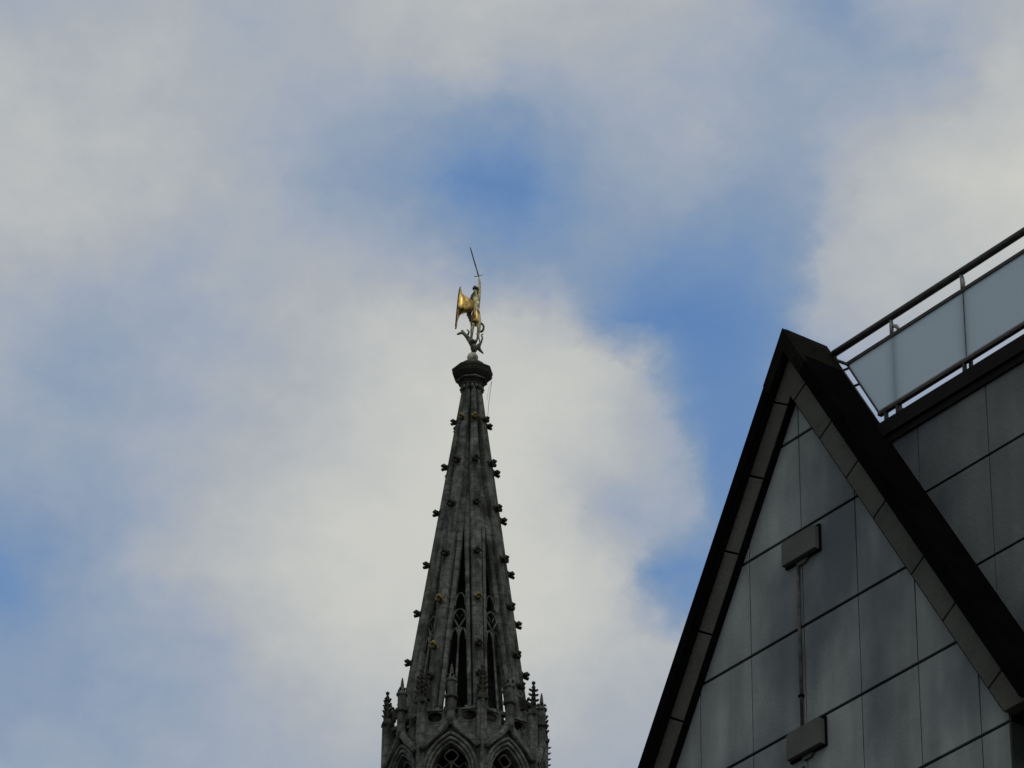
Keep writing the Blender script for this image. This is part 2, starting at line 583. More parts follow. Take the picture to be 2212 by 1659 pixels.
# projecting roof verge: inverted V, front at y=-0.14, back at y=+0.40
bm = bmesh.new()
ZT, ZB = 22.28, 22.045
zb_ = 17.27
def vhalf(sign):
    return [(0, ZB), (sign * (ZB - zb_) / SL, zb_), (sign * (ZT - zb_) / SL, zb_), (0, ZT)]
for sg in (1, -1):
    prism(bm, vhalf(sg), -0.137, 0.40)
bmesh.ops.remove_doubles(bm, verts=bm.verts[:], dist=0.0005)
link('roof', bm, M_BLACK, bld)
# ridge cap of brownish sheet over the apex, a few mm proud, with a rolled seam
bm = bmesh.new()
e = 0.004
for sg in (1, -1):
    poly = [(0, ZB - e), (sg * 0.22, ZB - e - SL * 0.22), (sg * 0.30, ZT + e - SL * 0.30), (0, ZT + e)]
    prism(bm, poly, -0.143, -0.10)
    poly = [(0, ZT + 0.002), (sg * 0.24, ZT + 0.002 - SL * 0.24), (sg * 0.24, ZT + e + 0.006 - SL * 0.24), (0, ZT + e + 0.006)]
    prism(bm, poly, -0.099, 0.403)
bmesh.ops.remove_doubles(bm, verts=bm.verts[:], dist=0.0005)
link('ridge_cap', bm, M_FASCIA, bld)
# body of the verge behind the border (keeps the sky out)
bm = bmesh.new()
prism(bm, [(-2.85, 17.28), (2.85, 17.28), (0, ZB - 0.006 + 0.0)], 0.06, 0.395)
prism(bm, [(2.60, 17.275), (3.02, 17.275), (2.86, 17.30), (2.60, 17.72)], -0.05, 0.055)
prism(bm, [(-2.60, 17.275), (-3.02, 17.275), (-2.86, 17.30), (-2.60, 17.72)], -0.05, 0.055)
link('gable_core', bm, M_JOINT, bld)

# wing behind: upper wall of large panels
bm = bmesh.new()
RZ = [21.10 - 1.005 * k for k in range(0, 22)]
RZ[0] = 20.84
RX = [1.25 + 0.91 * k for k in range(-3, 15)]
for i in range(len(RZ) - 1):
    zt, zb = RZ[i], max(RZ[i + 1], 0.0)
    if zt < 0.1:
        break
    for j in range(len(RX) - 1):
        x0, x1 = max(RX[j], 0.30), RX[j + 1]
        if x1 < 0.4:
            continue
        if zt < 17.2 and x0 < 2.6:
            if x1 < 2.65:
                continue
            x0 = 2.62
        box(bm, x0 + 0.006, x1 - 0.006, 0.36, 0.39, zb + 0.014, zt - 0.014 if i else zt)
link('rear_wall', bm, M_PANEL2, bld)
bm = bmesh.new()
box(bm, 0.31, RX[-1], 0.402, 8.0, 17.262, 20.62)
box(bm, 0.32, RX[-1] - 0.002, 0.404, 0.60, 20.63, 20.86)
box(bm, -2.6, RX[-1] - 0.01, 0.406, 8.01, 0, 17.255)
link('building_body', bm, M_COPING, bld)
bm = bmesh.new()
box(bm, 0.33, RX[-1] + 0.02, 0.30, 0.64, 20.875, 21.03)
box(bm, 0.34, RX[-1] + 0.01, 0.332, 0.60, 20.80, 20.872)  # dark strip standing in for the shadow below the coping
link('coping_and_shadow', bm, [M_COPING], bld)

# ---- wall boxes with their conduit
for k, (zt, zb, lab) in enumerate([(20.105, 19.86, 'upper grey metal vent box on the gable wall, nearer the apex'),
                                   (18.165, 17.905, 'lower grey metal vent box on the gable wall, near the bottom edge')]):
    t_ = thing('vent_box', lab, 'vent box', (0, 0, 0), 0, 'metal boxes on the gable wall')
    t_.matrix_world = Matrix.Translation(Vector(BLOC)) @ Matrix.Rotation(BROT, 4, 'Z') @ Matrix.Translation((0.035, 0.0, zb))
    h = zt - zb
    bm = bmesh.new()
    prism(bm, [(-0.235, 0), (0.235, 0), (0.235, h - 0.02), (0.20, h), (-0.20, h), (-0.235, h - 0.02)], -0.055, 0.012, bev=0.004)
    link('cover', bm, M_BOX, t_)
    bm = bmesh.new()
    box(bm, -0.245, 0.245, -0.006, 0.0185, -0.015, h + 0.012)
    link('back_plate', bm, M_JOINT, t_)
    bm = bmesh.new()
    prism(bm, [(-0.10, -0.002), (0.09, -0.002), (0.03, -0.05), (-0.06, -0.05)], -0.006, 0.018)
    link('funnel', bm, M_CONDUIT, t_)
t_ = thing('conduit', 'thin dark pipe running down the gable wall between the two vent boxes', 'pipe')
t_.matrix_world = Matrix.Translation(Vector(BLOC)) @ Matrix.Rotation(BROT, 4, 'Z') @ Matrix.Translation((-0.04, 0.0, 16.5))
bm = bmesh.new()
tube(bm, [(0, 0.002, 1.70), (0, 0.002, 3.345)], 0.015, 8)
tube(bm, [(0, 0.002, -3.0), (0, 0.002, 1.302)], 0.015, 8)
link('tube', bm, M_CONDUIT, t_, smooth=True)
for z_ in (2.0, 0.2):
    bm = bmesh.new()
    box(bm, -0.024, 0.024, -0.016, 0.018, z_ - 0.012, z_ + 0.012)
    link('pipe_clip', bm, M_JOINT, t_)

# ---- glass railing on the flat wing
rl = thing('glass_railing', 'frosted grey glass railing with black handrail along the flat roof edge', 'railing')
rl.matrix_world = Matrix.Translation(Vector(BLOC)) @ Matrix.Rotation(BROT, 4, 'Z') @ Matrix.Translation((0, 0.40, 21.03))
Z0 = 21.03
XE = 9.6
posts = [0.934 + 0.968 * k for k in range(0, 9)]
bm = bmesh.new()
tube(bm, [(0.10, 0, 22.155 - Z0), (XE, 0, 22.155 - Z0)], 0.036, 12)
link('handrail', bm, M_RAIL, rl, smooth=True)
bm = bmesh.new()
box(bm, 0.285, XE, -0.020, 0.020, 21.928 - Z0, 21.962 - Z0)
link('middle_rail', bm, M_RAIL, rl)
bm = bmesh.new()
box(bm, 0.70, XE, -0.022, 0.024, 21.188 - Z0, 21.216 - Z0)
link('bottom_rail', bm, M_RAIL, rl)
bm = bmesh.new()
box(bm, 0.71, XE, -0.018, 0.020, 21.222 - Z0, 21.236 - Z0)
link('glazing_bead', bm, M_STEEL, rl)
bm = bmesh.new()
tube(bm, [(0.285, 0, 21.945 - Z0), (0.715, 0, 21.20 - Z0)], 0.012, 6)
tube(bm, [(0.108, 0, 22.14 - Z0), (0.128, 0, 22.07 - Z0), (0.29, 0, 21.945 - Z0)], 0.016, 6)
tube(bm, [(0.30, 0, 21.90 - Z0), (0.215, -0.02, 21.90 - Z0)], 0.012, 6)
tube(bm, [(0.44, 0, 21.66 - Z0), (0.36, -0.02, 21.66 - Z0)], 0.012, 6)
tube(bm, [(0.215, -0.01, 21.93 - Z0), (0.64, -0.01, 21.22 - Z0)], 0.009, 6)
link('end_frame', bm, M_RAIL, rl)
edges = [None, posts[1], posts[3], posts[5], posts[7], XE]
zg0, zg1 = 21.236 - Z0, 21.932 - Z0
prev = None
panes = [[(0.300, zg1), (0.703, zg0), (posts[1] - 0.005, zg0), (posts[1] - 0.005, zg1)]]
xs_ = posts[1:] + [XE]
for a_, b_ in zip(xs_[:-1], xs_[1:]):
    panes.append([(a_ + 0.005, zg0), (b_ - 0.005, zg0), (b_ - 0.005, zg1), (a_ + 0.005, zg1)])
for pl in panes:
    bm = bmesh.new()
    # single translucent sheet body 10 mm thick
    prism(bm, pl, -0.005, 0.005)
    link('glass_pane', bm, M_GLASS, rl)
for x_ in posts[1:]:
    bm = bmesh.new()
    box(bm, x_ - 0.0048, x_ + 0.0048, -0.006, 0.006, zg0, zg1)
    link('gasket', bm, M_RAIL, rl)
for k, x_ in enumerate(posts):
    bm = bmesh.new()
    box(bm, x_ - 0.014, x_ + 0.014, 0.030, 0.060, 0.0, 21.93 - Z0)
    box(bm, x_ - 0.012, x_ + 0.012, 0.012, 0.062, 21.10 - Z0, 21.13 - Z0)
    po = link('post', bm, M_RAIL, rl)
    bm = bmesh.new()
    if k == 0:
        tube(bm, [(x_ - 0.02, 0, 22.13 - Z0), (x_ - 0.015, 0, 22.06 - Z0), (x_ - 0.02, 0, 21.96 - Z0)], [0.014, 0.022, 0.018], 8)
        tube(bm, [(x_ - 0.005, 0, 22.055 - Z0), (x_ + 0.05, 0, 22.02 - Z0), (x_ + 0.085, 0, 21.965 - Z0)], [0.014, 0.020, 0.014], 8)
    else:
        tube(bm, [(x_ - 0.035, 0, 22.135 - Z0), (x_ - 0.012, 0, 22.10 - Z0), (x_ - 0.003, 0, 22.03 - Z0), (x_ - 0.008, 0, 21.955 - Z0)],
             [0.010, 0.020, 0.024, 0.020], 8)
    br = link('bracket', bm, M_STEEL, po, smooth=True)
for x_ in (0.795, 0.955, 1.865, 2.83, 3.8, 4.77):
    bm = bmesh.new()
    box(bm, x_ - 0.012, x_ + 0.012, -0.018, 0.018, -0.14, 21.19 - Z0)
    if x_ == 0.955:
        box(bm, 0.9675, 1.02, -0.03, 0.02, 0.055, 0.10)
    link('foot_clamp', bm, M_RAIL, rl)

# ------------------------------------------------------------------ gothic tower with openwork spire
TX, TY = -1.618, 144.991
tw = thing('gothic_tower', 'grey openwork gothic stone spire with crocketed ribs rising above arched windows', 'tower', (TX, TY, 0))
RIB = [rad(12 + 45 * k) for k in range(8)]
FAC = [rad(-10.5 + 45 * k) for k in range(8)]

def RR(z):
    return 0.39 + (89.12 - z) * 0.1425

def dirv(th):
    return Vector((sin(th), -cos(th), 0))

def tanv(th):
    return Vector((cos(th), sin(th), 0))

def crocket_bm(s=1.0, seed=0):
    rg = random.Random(seed)
    bm = bmesh.new()
    j = lambda: rg.uniform(-0.02, 0.02)
    tube(bm, [(0, -0.04, 0.06), (0, 0.07, 0.02), (0, 0.15 + j(), 0.05), (0, 0.24 + j(), 0.13), (0, 0.29 + j(), 0.10 + j()), (0, 0.27, 0.03)],
         [0.17, 0.135, 0.10, 0.095, 0.08, 0.05], 7)
    tube(bm, [(0, 0.10, 0.02), (0, 0.20, -0.06 + j()), (0, 0.29 + j(), -0.10), (0, 0.32, -0.05)], [0.11, 0.08, 0.075, 0.04], 7)
    for sx in (-1, 1):
        tube(bm, [(0, 0.09, 0.03), (sx * 0.08, 0.16, 0.06 + j()), (sx * 0.14, 0.20 + j(), 0.02), (sx * 0.13, 0.22, -0.04)], [0.07, 0.07, 0.065, 0.03], 6)
    for v_ in bm.verts:
        v_.co = v_.co * s
        v_.co.x += rg.uniform(-0.008, 0.008)
        v_.co.z += rg.uniform(-0.008, 0.008)
    return bm

croc_protos = []
croc_meshes = []
CZ = [87.45, 85.3, 83.15, 80.75, 78.55, 76.35, 74.95]
ribs = []
for k, th in enumerate(RIB):
    d, tt = dirv(th), tanv(th)
    bm = bmesh.new()
    # rounded rib with a finer roll on its nose
    prof = [(-0.10, -0.20), (-0.11, -0.06), (-0.108, 0.0), (-0.085, 0.05), (-0.03, 0.07), (-0.022, 0.10), (0.022, 0.10), (0.03, 0.07), (0.085, 0.05), (0.108, 0.0), (0.11, -0.06), (0.10, -0.20)]
    zs = [89.12 - i * (89.12 - 73.4) / 24 for i in range(25)]
    rings = []
    for z in zs:
        Rz = RR(z) - 0.085
        fs = min(1.9, 0.88 + (89.12 - z) * 0.22)
        rings.append([bm.verts.new(d * (Rz + (b if b > 0 else b * min(1.2, 0.5 + (89.12 - z) * .15))) + tt * (a * fs) + Vector((0, 0, z))) for a, b in prof])
    for A_, B_ in zip(rings[:-1], rings[1:]):
        for i in range(len(prof) - 1):
            bm.faces.new((A_[i], A_[i + 1], B_[i + 1], B_[i]))
        bm.faces.new((A_[-1], A_[0], B_[0], B_[-1]))
    bm.faces.new(rings[0])
    bm.faces.new(rings[-1])
    rb = link('rib', bm, M_STONE, tw)
    ribs.append(rb)
    for i, z in enumerate(CZ):
        if not croc_protos or len(croc_protos) < 5:
            c = link('crocket', crocket_bm(1.0, len(croc_protos)), M_CROCKET, rb, smooth=True)
            croc_protos.append(c)
            croc_meshes.append(c.data)
        else:
            c = croc_protos[(k * 3 + i * 2) % 5].copy()
            c.data = croc_meshes[(k * 3 + i * 2) % 5]
            COL.objects.link(c)
            c.parent = rb
        ccs = 0.84 if i == 0 else 0.98 + 0.05 * ((k * 5 + i * 3) % 3 - 1)
        if (k, i) in ((0, 0), (7, 0), (0, 4), (7, 4), (7, 5)):
            c.data = c.data.copy()
            c.data.materials[0] = M_LICHEN
            c['label'] = 'yellowed leafy crocket'
        # local y of the crocket points outwards
        mloc = Matrix.Translation(d * (RR(z) - 0.05) + Vector((0, 0, z))) @ Matrix.Rotation(th - pi, 4, 'Z') @ Matrix.Diagonal((ccs, ccs, ccs, 1))
        c.matrix_basis = mloc

# face panels with the long openings
ZTOP = 82.2
def hwf(z):      # half width of the opening
    return max(0.0, 0.058 * (ZTOP - z) + 0.004)

def apoth(z):
    return (RR(z) - 0.06) * cos(pi / 8)

for k, th in enumerate(FAC):
    d, tt = dirv(th), tanv(th)
    def P(x, dep, z, d=d, tt=tt):
        return d * (apoth(z) - dep) + tt * x + Vector((0, 0, z))
    bm = bmesh.new()
    # solid upper part with a sunk groove
    zs = [89.1 - i * (89.1 - ZTOP) / 8 for i in range(9)]
    rings = []
    for z in zs:
        H = apoth(z) * tan(pi / 8) - 0.02
        gq = min(0.05, H * 0.3)
        gd = min(1.0, max(0.0, (z - 82.4) / 1.5)) * min(0.15, 0.02 + (89.12 - z) * 0.07)
        rings.append([bm.verts.new(P(x, dp, z)) for x, dp in ((-H, 0.06 + gd), (-gq, 0.05 + gd), (0, 0.09 + gd), (gq, 0.05 + gd), (H, 0.06 + gd), (H * 0.7, 0.22 + gd if H > .2 else .16), (-H * 0.7, 0.22 + gd if H > .2 else .16))])
    for A_, B_ in zip(rings[:-1], rings[1:]):
        for i in range(7):
            bm.faces.new((A_[i], A_[(i + 1) % 7], B_[(i + 1) % 7], B_[i]))
    bm.faces.new(rings[0])
    bm.faces.new(rings[-1])
    for sg in (-1, 1):
        zs = [ZTOP - 0.001 - i * (ZTOP - 73.4) / 8 for i in range(9)]
        rings = []
        for z in zs:
            H = apoth(z) * tan(pi / 8) - 0.02
            h_ = hwf(z)
            gt = 0.03 + 0.27 * min(1.0, (ZTOP - z) / 2.2)
            cf = min(0.06, (H - h_) * 0.3)
            rings.append([bm.verts.new(P(sg * x, dp, z)) for x, dp in ((H, gt), (max(H - 0.27, h_ + cf * 1.6), gt), (max(H - 0.30, h_ + cf * 1.3), 0.03), (h_ + cf, 0.035), (h_, 0.09), (h_, 0.34), (H * 0.9, 0.34))])
        for A_, B_ in zip(rings[:-1], rings[1:]):
            for i in range(7):
                bm.faces.new((A_[i], A_[(i + 1) % 7], B_[(i + 1) % 7], B_[i]))
        bm.faces.new(rings[0])
        bm.faces.new(rings[-1])
    fp = link('face_panel', bm, M_STONE, tw)
    # tracery inside the opening
    bm = bmesh.new()
    def bar(pts, r_=0.028, dep=0.14):
        tube(bm, [P(x, dep, z) for x, z in pts], r_, 6)
    def arch(xa, xb, zs_, zt_):
        xm = (xa + xb) / 2
        pts = []
        for i in range(7):
            q = i / 6
            pts.append((xa + (xm - xa) * (1 - cos(q * pi / 2)), zs_ + (zt_ - zs_) * sin(q * pi / 2)))
        L_ = pts
        R_ = [(xa + xb - x, z) for x, z in pts]
        bar(L_, 0.042)
        bar(R_, 0.042)
    h1 = hwf(78.6)
    arch(-h1, h1, 78.35, 78.95)
    h2 = hwf(77.9)
    arch(-h2, h2, 77.75, 78.2)
    # diamond below the little arch
    bar([(-h2, 77.8), (-h2 * 0.45, 77.55), (0, 77.32), (h2 * 0.45, 77.55), (h2, 77.8)], 0.042)
    bar([(-h2 * 0.5, 77.95), (0, 77.7), (h2 * 0.5, 77.95)], 0.02)
    h3 = hwf(77.0)
    arch(-h3, -0.0, 76.75, 77.28)
    arch(0.0, h3, 76.75, 77.28)
    bar([(-h3, 77.1), (-h3 * .5, 77.3), (0, 77.35), (h3 * .5, 77.3), (h3, 77.1)], 0.022)
    tr = link('tracery', bm, M_STONE, fp)
    bm = bmesh.new()
    tube(bm, [P(0, 0.14, 77.35), P(0, 0.14, 75.6), P(0, 0.14, 73.4)], [0.035, 0.045, 0.055], 6)
    link('mullion', bm, M_STONE, fp)

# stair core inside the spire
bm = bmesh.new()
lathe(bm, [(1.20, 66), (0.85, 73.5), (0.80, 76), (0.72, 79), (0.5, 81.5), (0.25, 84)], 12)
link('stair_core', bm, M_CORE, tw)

# neck and cornice carrying the statue
bm = bmesh.new()
ph = rad(12)
lathe(bm, [(0.40, 89.05), (0.46, 89.12), (0.50, 89.20), (0.47, 89.28), (0.52, 89.36), (0.50, 89.42)], 8, ph)
link('neck', bm, M_STONE_D, tw)
bm = bmesh.new()
lathe(bm, [(0.50, 89.424), (0.585, 89.44), (0.56, 89.50), (0.66, 89.56), (0.80, 89.70), (0.84, 89.80), (0.81, 89.84), (0.85, 89.90), (0.85, 89.98), (0.78, 90.03), (0.40, 90.26)], 8, ph)
link('cornice', bm, M_STONE_D, tw)
bm = bmesh.new()
lathe(bm, [(0.56, 89.43), (0.63, 89.45), (0.63, 89.50), (0.58, 89.53)], 8, ph)
link('cornice_moulding', bm, M_STONE, tw)
bm = bmesh.new()
for k in range(8):
    for off in (-0.2, 0.2):
        th = ph + k * pi / 4 + pi / 8 + off
        d = dirv(th)
        tube(bm, [d * 0.40 + Vector((0, 0, 88.98)), d * 0.45 + Vector((0, 0, 89.10)), d * 0.41 + Vector((0, 0, 89.22))], [0.03, 0.075, 0.02], 6)
link('neck_leaves', bm, M_STONE, tw, smooth=True)
# thin cable from the cornice
bm = bmesh.new()
tube(bm, [(0.80, -0.10, 89.46), (0.74, -0.12, 89.0), (0.68, -0.14, 88.3), (0.655, -0.15, 87.75)], 0.009, 5)
tube(bm, [(0.80, -0.12, 89.46), (0.67, -0.15, 89.1), (0.61, -0.18, 88.5)], 0.005, 5)
link('cable', bm, M_RAIL, tw)

# octagonal belfry
AD = 2.80                   # apothem of the belfry wall face
HW = AD * tan(pi / 8)
ZW = 72.70                  # top of wall
ZSP, ZAP, OW = 70.55, 71.78, 0.72      # springing, apex and half width of opening
def parch(w_, zs_, za_, n=10):
    """pointed arch outline from left spring over apex to right spring"""
    pts = []
    for i in range(n + 1):
        q = i / n
        pts.append((-w_ * cos(q * pi / 2) ** 1.0, zs_ + (za_ - zs_) * (sin(q * pi / 2) ** 0.8)))
    # sharpen to a point
    R2 = [(-x, z) for x, z in reversed(pts[:-1])]
    return pts + R2

def parch2(w_, zs_, za_, n=10):
    """two-centred pointed arch"""
    h = za_ - zs_
    c = (h * h - w_ * w_) / (2 * w_)
    Rr = w_ + c
    a1 = math.asin(min(1, h / Rr))
    pts = []
    for i in range(n + 1):
        a = a1 * i / n
        pts.append((c - Rr * cos(a), zs_ + Rr * sin(a)))
    return pts + [(-x, z) for x, z in reversed(pts[:-1])]

def ogee(w_, zs_, za_, n=12):
    pts = []
    for i in range(n + 1):
        q = i / n
        x = -w_ * (1 - q)
        # convex low, concave near tip
        z = zs_ + (za_ - zs_) * (0.52 * sin(q * pi / 2) ** 0.85 + 0.48 * q ** 5)
        pts.append((x, z))
    return pts + [(-x, z) for x, z in reversed(pts[:-1])]

face_proto = None
for k, th in enumerate(FAC):
    d, tt = dirv(th), tanv(th)
    M = Matrix(((tt.x, -d.x, 0, 0), (tt.y, -d.y, 0, 0), (0, 0, 1, 0), (0, 0, 0, 1)))   # local x along face, local y inwards
    M = Matrix.Translation(d * AD) @ M
    if face_proto is None:
        bm = bmesh.new()
        Z1 = 58.0
        arc = parch2(OW, ZSP, ZAP)
        top = [(-HW + 0.02, ZSP)] + []
        # wall with arched opening: front loop built as strips between the arch and the panel edge
        def wall_layer(y0, y1, arc_, zsill):
            X = HW - 0.01
            out = []
            n = len(arc_)
            for i, (x, z) in enumerate(arc_):
                q = i / (n - 1)
                # outer path: left edge up, over the top, right edge down
                if q < 0.25:
                    out.append((-X, ZSP + (ZW - ZSP) * q / 0.25))
                elif q <= 0.75:
                    out.append((-X + 2 * X * (q - 0.25) / 0.5, ZW))
                else:
                    out.append((X, ZW - (ZW - ZSP) * (q - 0.75) / 0.25))
            A = [bm.verts.new((x, y0, z)) for x, z in arc_]
            A2 = [bm.verts.new((x, y1, z)) for x, z in arc_]
            B = [bm.verts.new((x, y0, z)) for x, z in out]
            B2 = [bm.verts.new((x, y1, z)) for x, z in out]
            for i in range(n - 1):
                bm.faces.new((A[i], A[i + 1], B[i + 1], B[i]))
                bm.faces.new((A2[i], A2[i + 1], B2[i + 1], B2[i]))
                bm.faces.new((A[i], A[i + 1], A2[i + 1], A2[i]))
                bm.faces.new((B[i], B[i + 1], B2[i + 1], B2[i]))
            xx = -arc_[0][0]
            box(bm, -X, -xx, y0, y1, zsill, ZSP)
            box(bm, xx, X, y0, y1, zsill, ZSP)
            box(bm, -xx, xx, y0, y1, Z1, zsill)
            box(bm, -X, -xx, y0, y1, Z1, zsill)
            box(bm, xx, X, y0, y1, Z1, zsill)
        wall_layer(0.0, 0.30, arc, 62.0)
        # coping of the wall
        fw = link('belfry_wall', bm, M_STONE, tw)
        # openwork parapet: rounded openings under a worn top rail
        bm = bmesh.new()
        nn = 16
        box(bm, -HW + 0.02, HW - 0.02, 0.02, 0.24, ZW + 0.004, ZW + 0.07)
        for i in range(14):
            xa = -HW + 0.03 + (2 * HW - 0.06) * i / 14
            xb = -HW + 0.03 + (2 * HW - 0.06) * (i + 1) / 14
            zt_ = 73.36 + 0.035 * sin(i * 2.7) + 0.03 * sin(i * 1.3)
            box(bm, xa, xb - 0.001, 0.02, 0.24, 73.24, zt_)
        for cx0 in (-0.66, 0.66):
            tube(bm, [(cx0 + 0.33 * cos(2 * pi * i / nn), 0.12, 73.0 + 0.25 * sin(2 * pi * i / nn)) for i in range(nn + 1)], 0.05, 6)
        for cx0 in (-1.02, -0.30, 0.30, 1.02):
            box(bm, cx0 - 0.07, cx0 + 0.07, 0.03, 0.23, ZW + 0.071, 73.239)
        pw = link('parapet', bm, M_STONE, fw)
        # archivolts
        bm = bmesh.new()
        for w_, za_, r_, yy in ((0.77, 71.85, 0.06, -0.03), (0.90, 72.01, 0.075, -0.08), (1.03, 72.2, 0.075, -0.13)):
            pts = [(x, yy, z) for x, z in parch2(w_, ZSP, za_)]
            pts = [(-w_, yy, 62)] + pts + [(w_, yy, 62)]
            tube(bm, pts, r_, 6)
        ho = link('archivolt', bm, M_STONE, fw, smooth=True)
        bm = bmesh.new()
        og_ = ogee(1.12, 71.55, 72.95)
        tube(bm, [(x, -0.15, z) for x, z in og_], 0.14, 8)
        tube(bm, [(x * 0.93, -0.24, z - 0.05) for x, z in og_], 0.06, 6)
        hd = link('hood_mould', bm, M_STONE, fw, smooth=True)
        # stem with rings and leaf finial
        bm = bmesh.new()
        lathe(bm, [(0.10, 72.50), (0.17, 72.68), (0.165, 73.10), (0.165, 73.60), (0.255, 73.65), (0.255, 73.75), (0.165, 73.80), (0.165, 74.30), (0.22, 74.34), (0.23, 74.41), (0.13, 74.50), (0.08, 74.66), (0.05, 74.95), (0.02, 75.1)], 10, 0, 0, -0.17)
        fi = link('finial', bm, M_STONE, fw, smooth=False)
        bm = bmesh.new()
        for a in range(4):
            ca, sa_ = cos(a * pi / 2 + .4), sin(a * pi / 2 + .4)
            tube(bm, [(0.05 * ca, -0.17 + 0.05 * sa_, 74.52), (0.15 * ca, -0.17 + 0.15 * sa_, 74.62), (0.20 * ca, -0.17 + 0.2 * sa_, 74.56)], [0.04, 0.05, 0.02], 5)
        fl = link('leaf', bm, M_CROCKET, fw, smooth=True)
        # window tracery: oculus, forked bars, mullions
        bm = bmesh.new()
        def ring(cx, cz, rad_, t_, n=14, yy=0.12):
            pts = [(cx + rad_ * cos(2 * pi * i / n) * (1 + 0.10 * cos(4 * 2 * pi * i / n)), yy, cz + rad_ * sin(2 * pi * i / n) * (1 + 0.10 * cos(4 * 2 * pi * i / n))) for i in range(n + 1)]
            tube(bm, pts, t_, 5)
        ring(0, 71.33, 0.25, 0.032)
        tube(bm, [(0, 0.12, 71.10), (-0.30, 0.12, 70.82), (-0.52, 0.12, 71.02), (-0.70, 0.12, 70.72)], 0.032, 5)
        tube(bm, [(0, 0.12, 71.10), (0.30, 0.12, 70.82), (0.52, 0.12, 71.02), (0.70, 0.12, 70.72)], 0.032, 5)
        tube(bm, [(0, 0.12, 71.12), (0, 0.12, 62)], 0.05, 6)
        for sg in (-1, 1):
            tube(bm, [(sg * (0.36 + x), 0.12, z) for x, z in parch2(0.33, 70.15, 70.75, 6)], 0.03, 5)
            tube(bm, [(sg * 0.36, 0.12, 70.5), (sg * 0.36, 0.12, 62)], 0.028, 5)
        wt = link('window_tracery', bm, M_STONE, fw)
        face_proto = (fw, ho, hd, fi, fl, wt, pw)
        fw.matrix_basis = M
    else:
        fw = face_proto[0].copy()
        COL.objects.link(fw)
        fw.parent = tw
        fw.matrix_basis = M
        for q in face_proto[1:]:
            c = q.copy()
            COL.objects.link(c)
            c.parent = fw

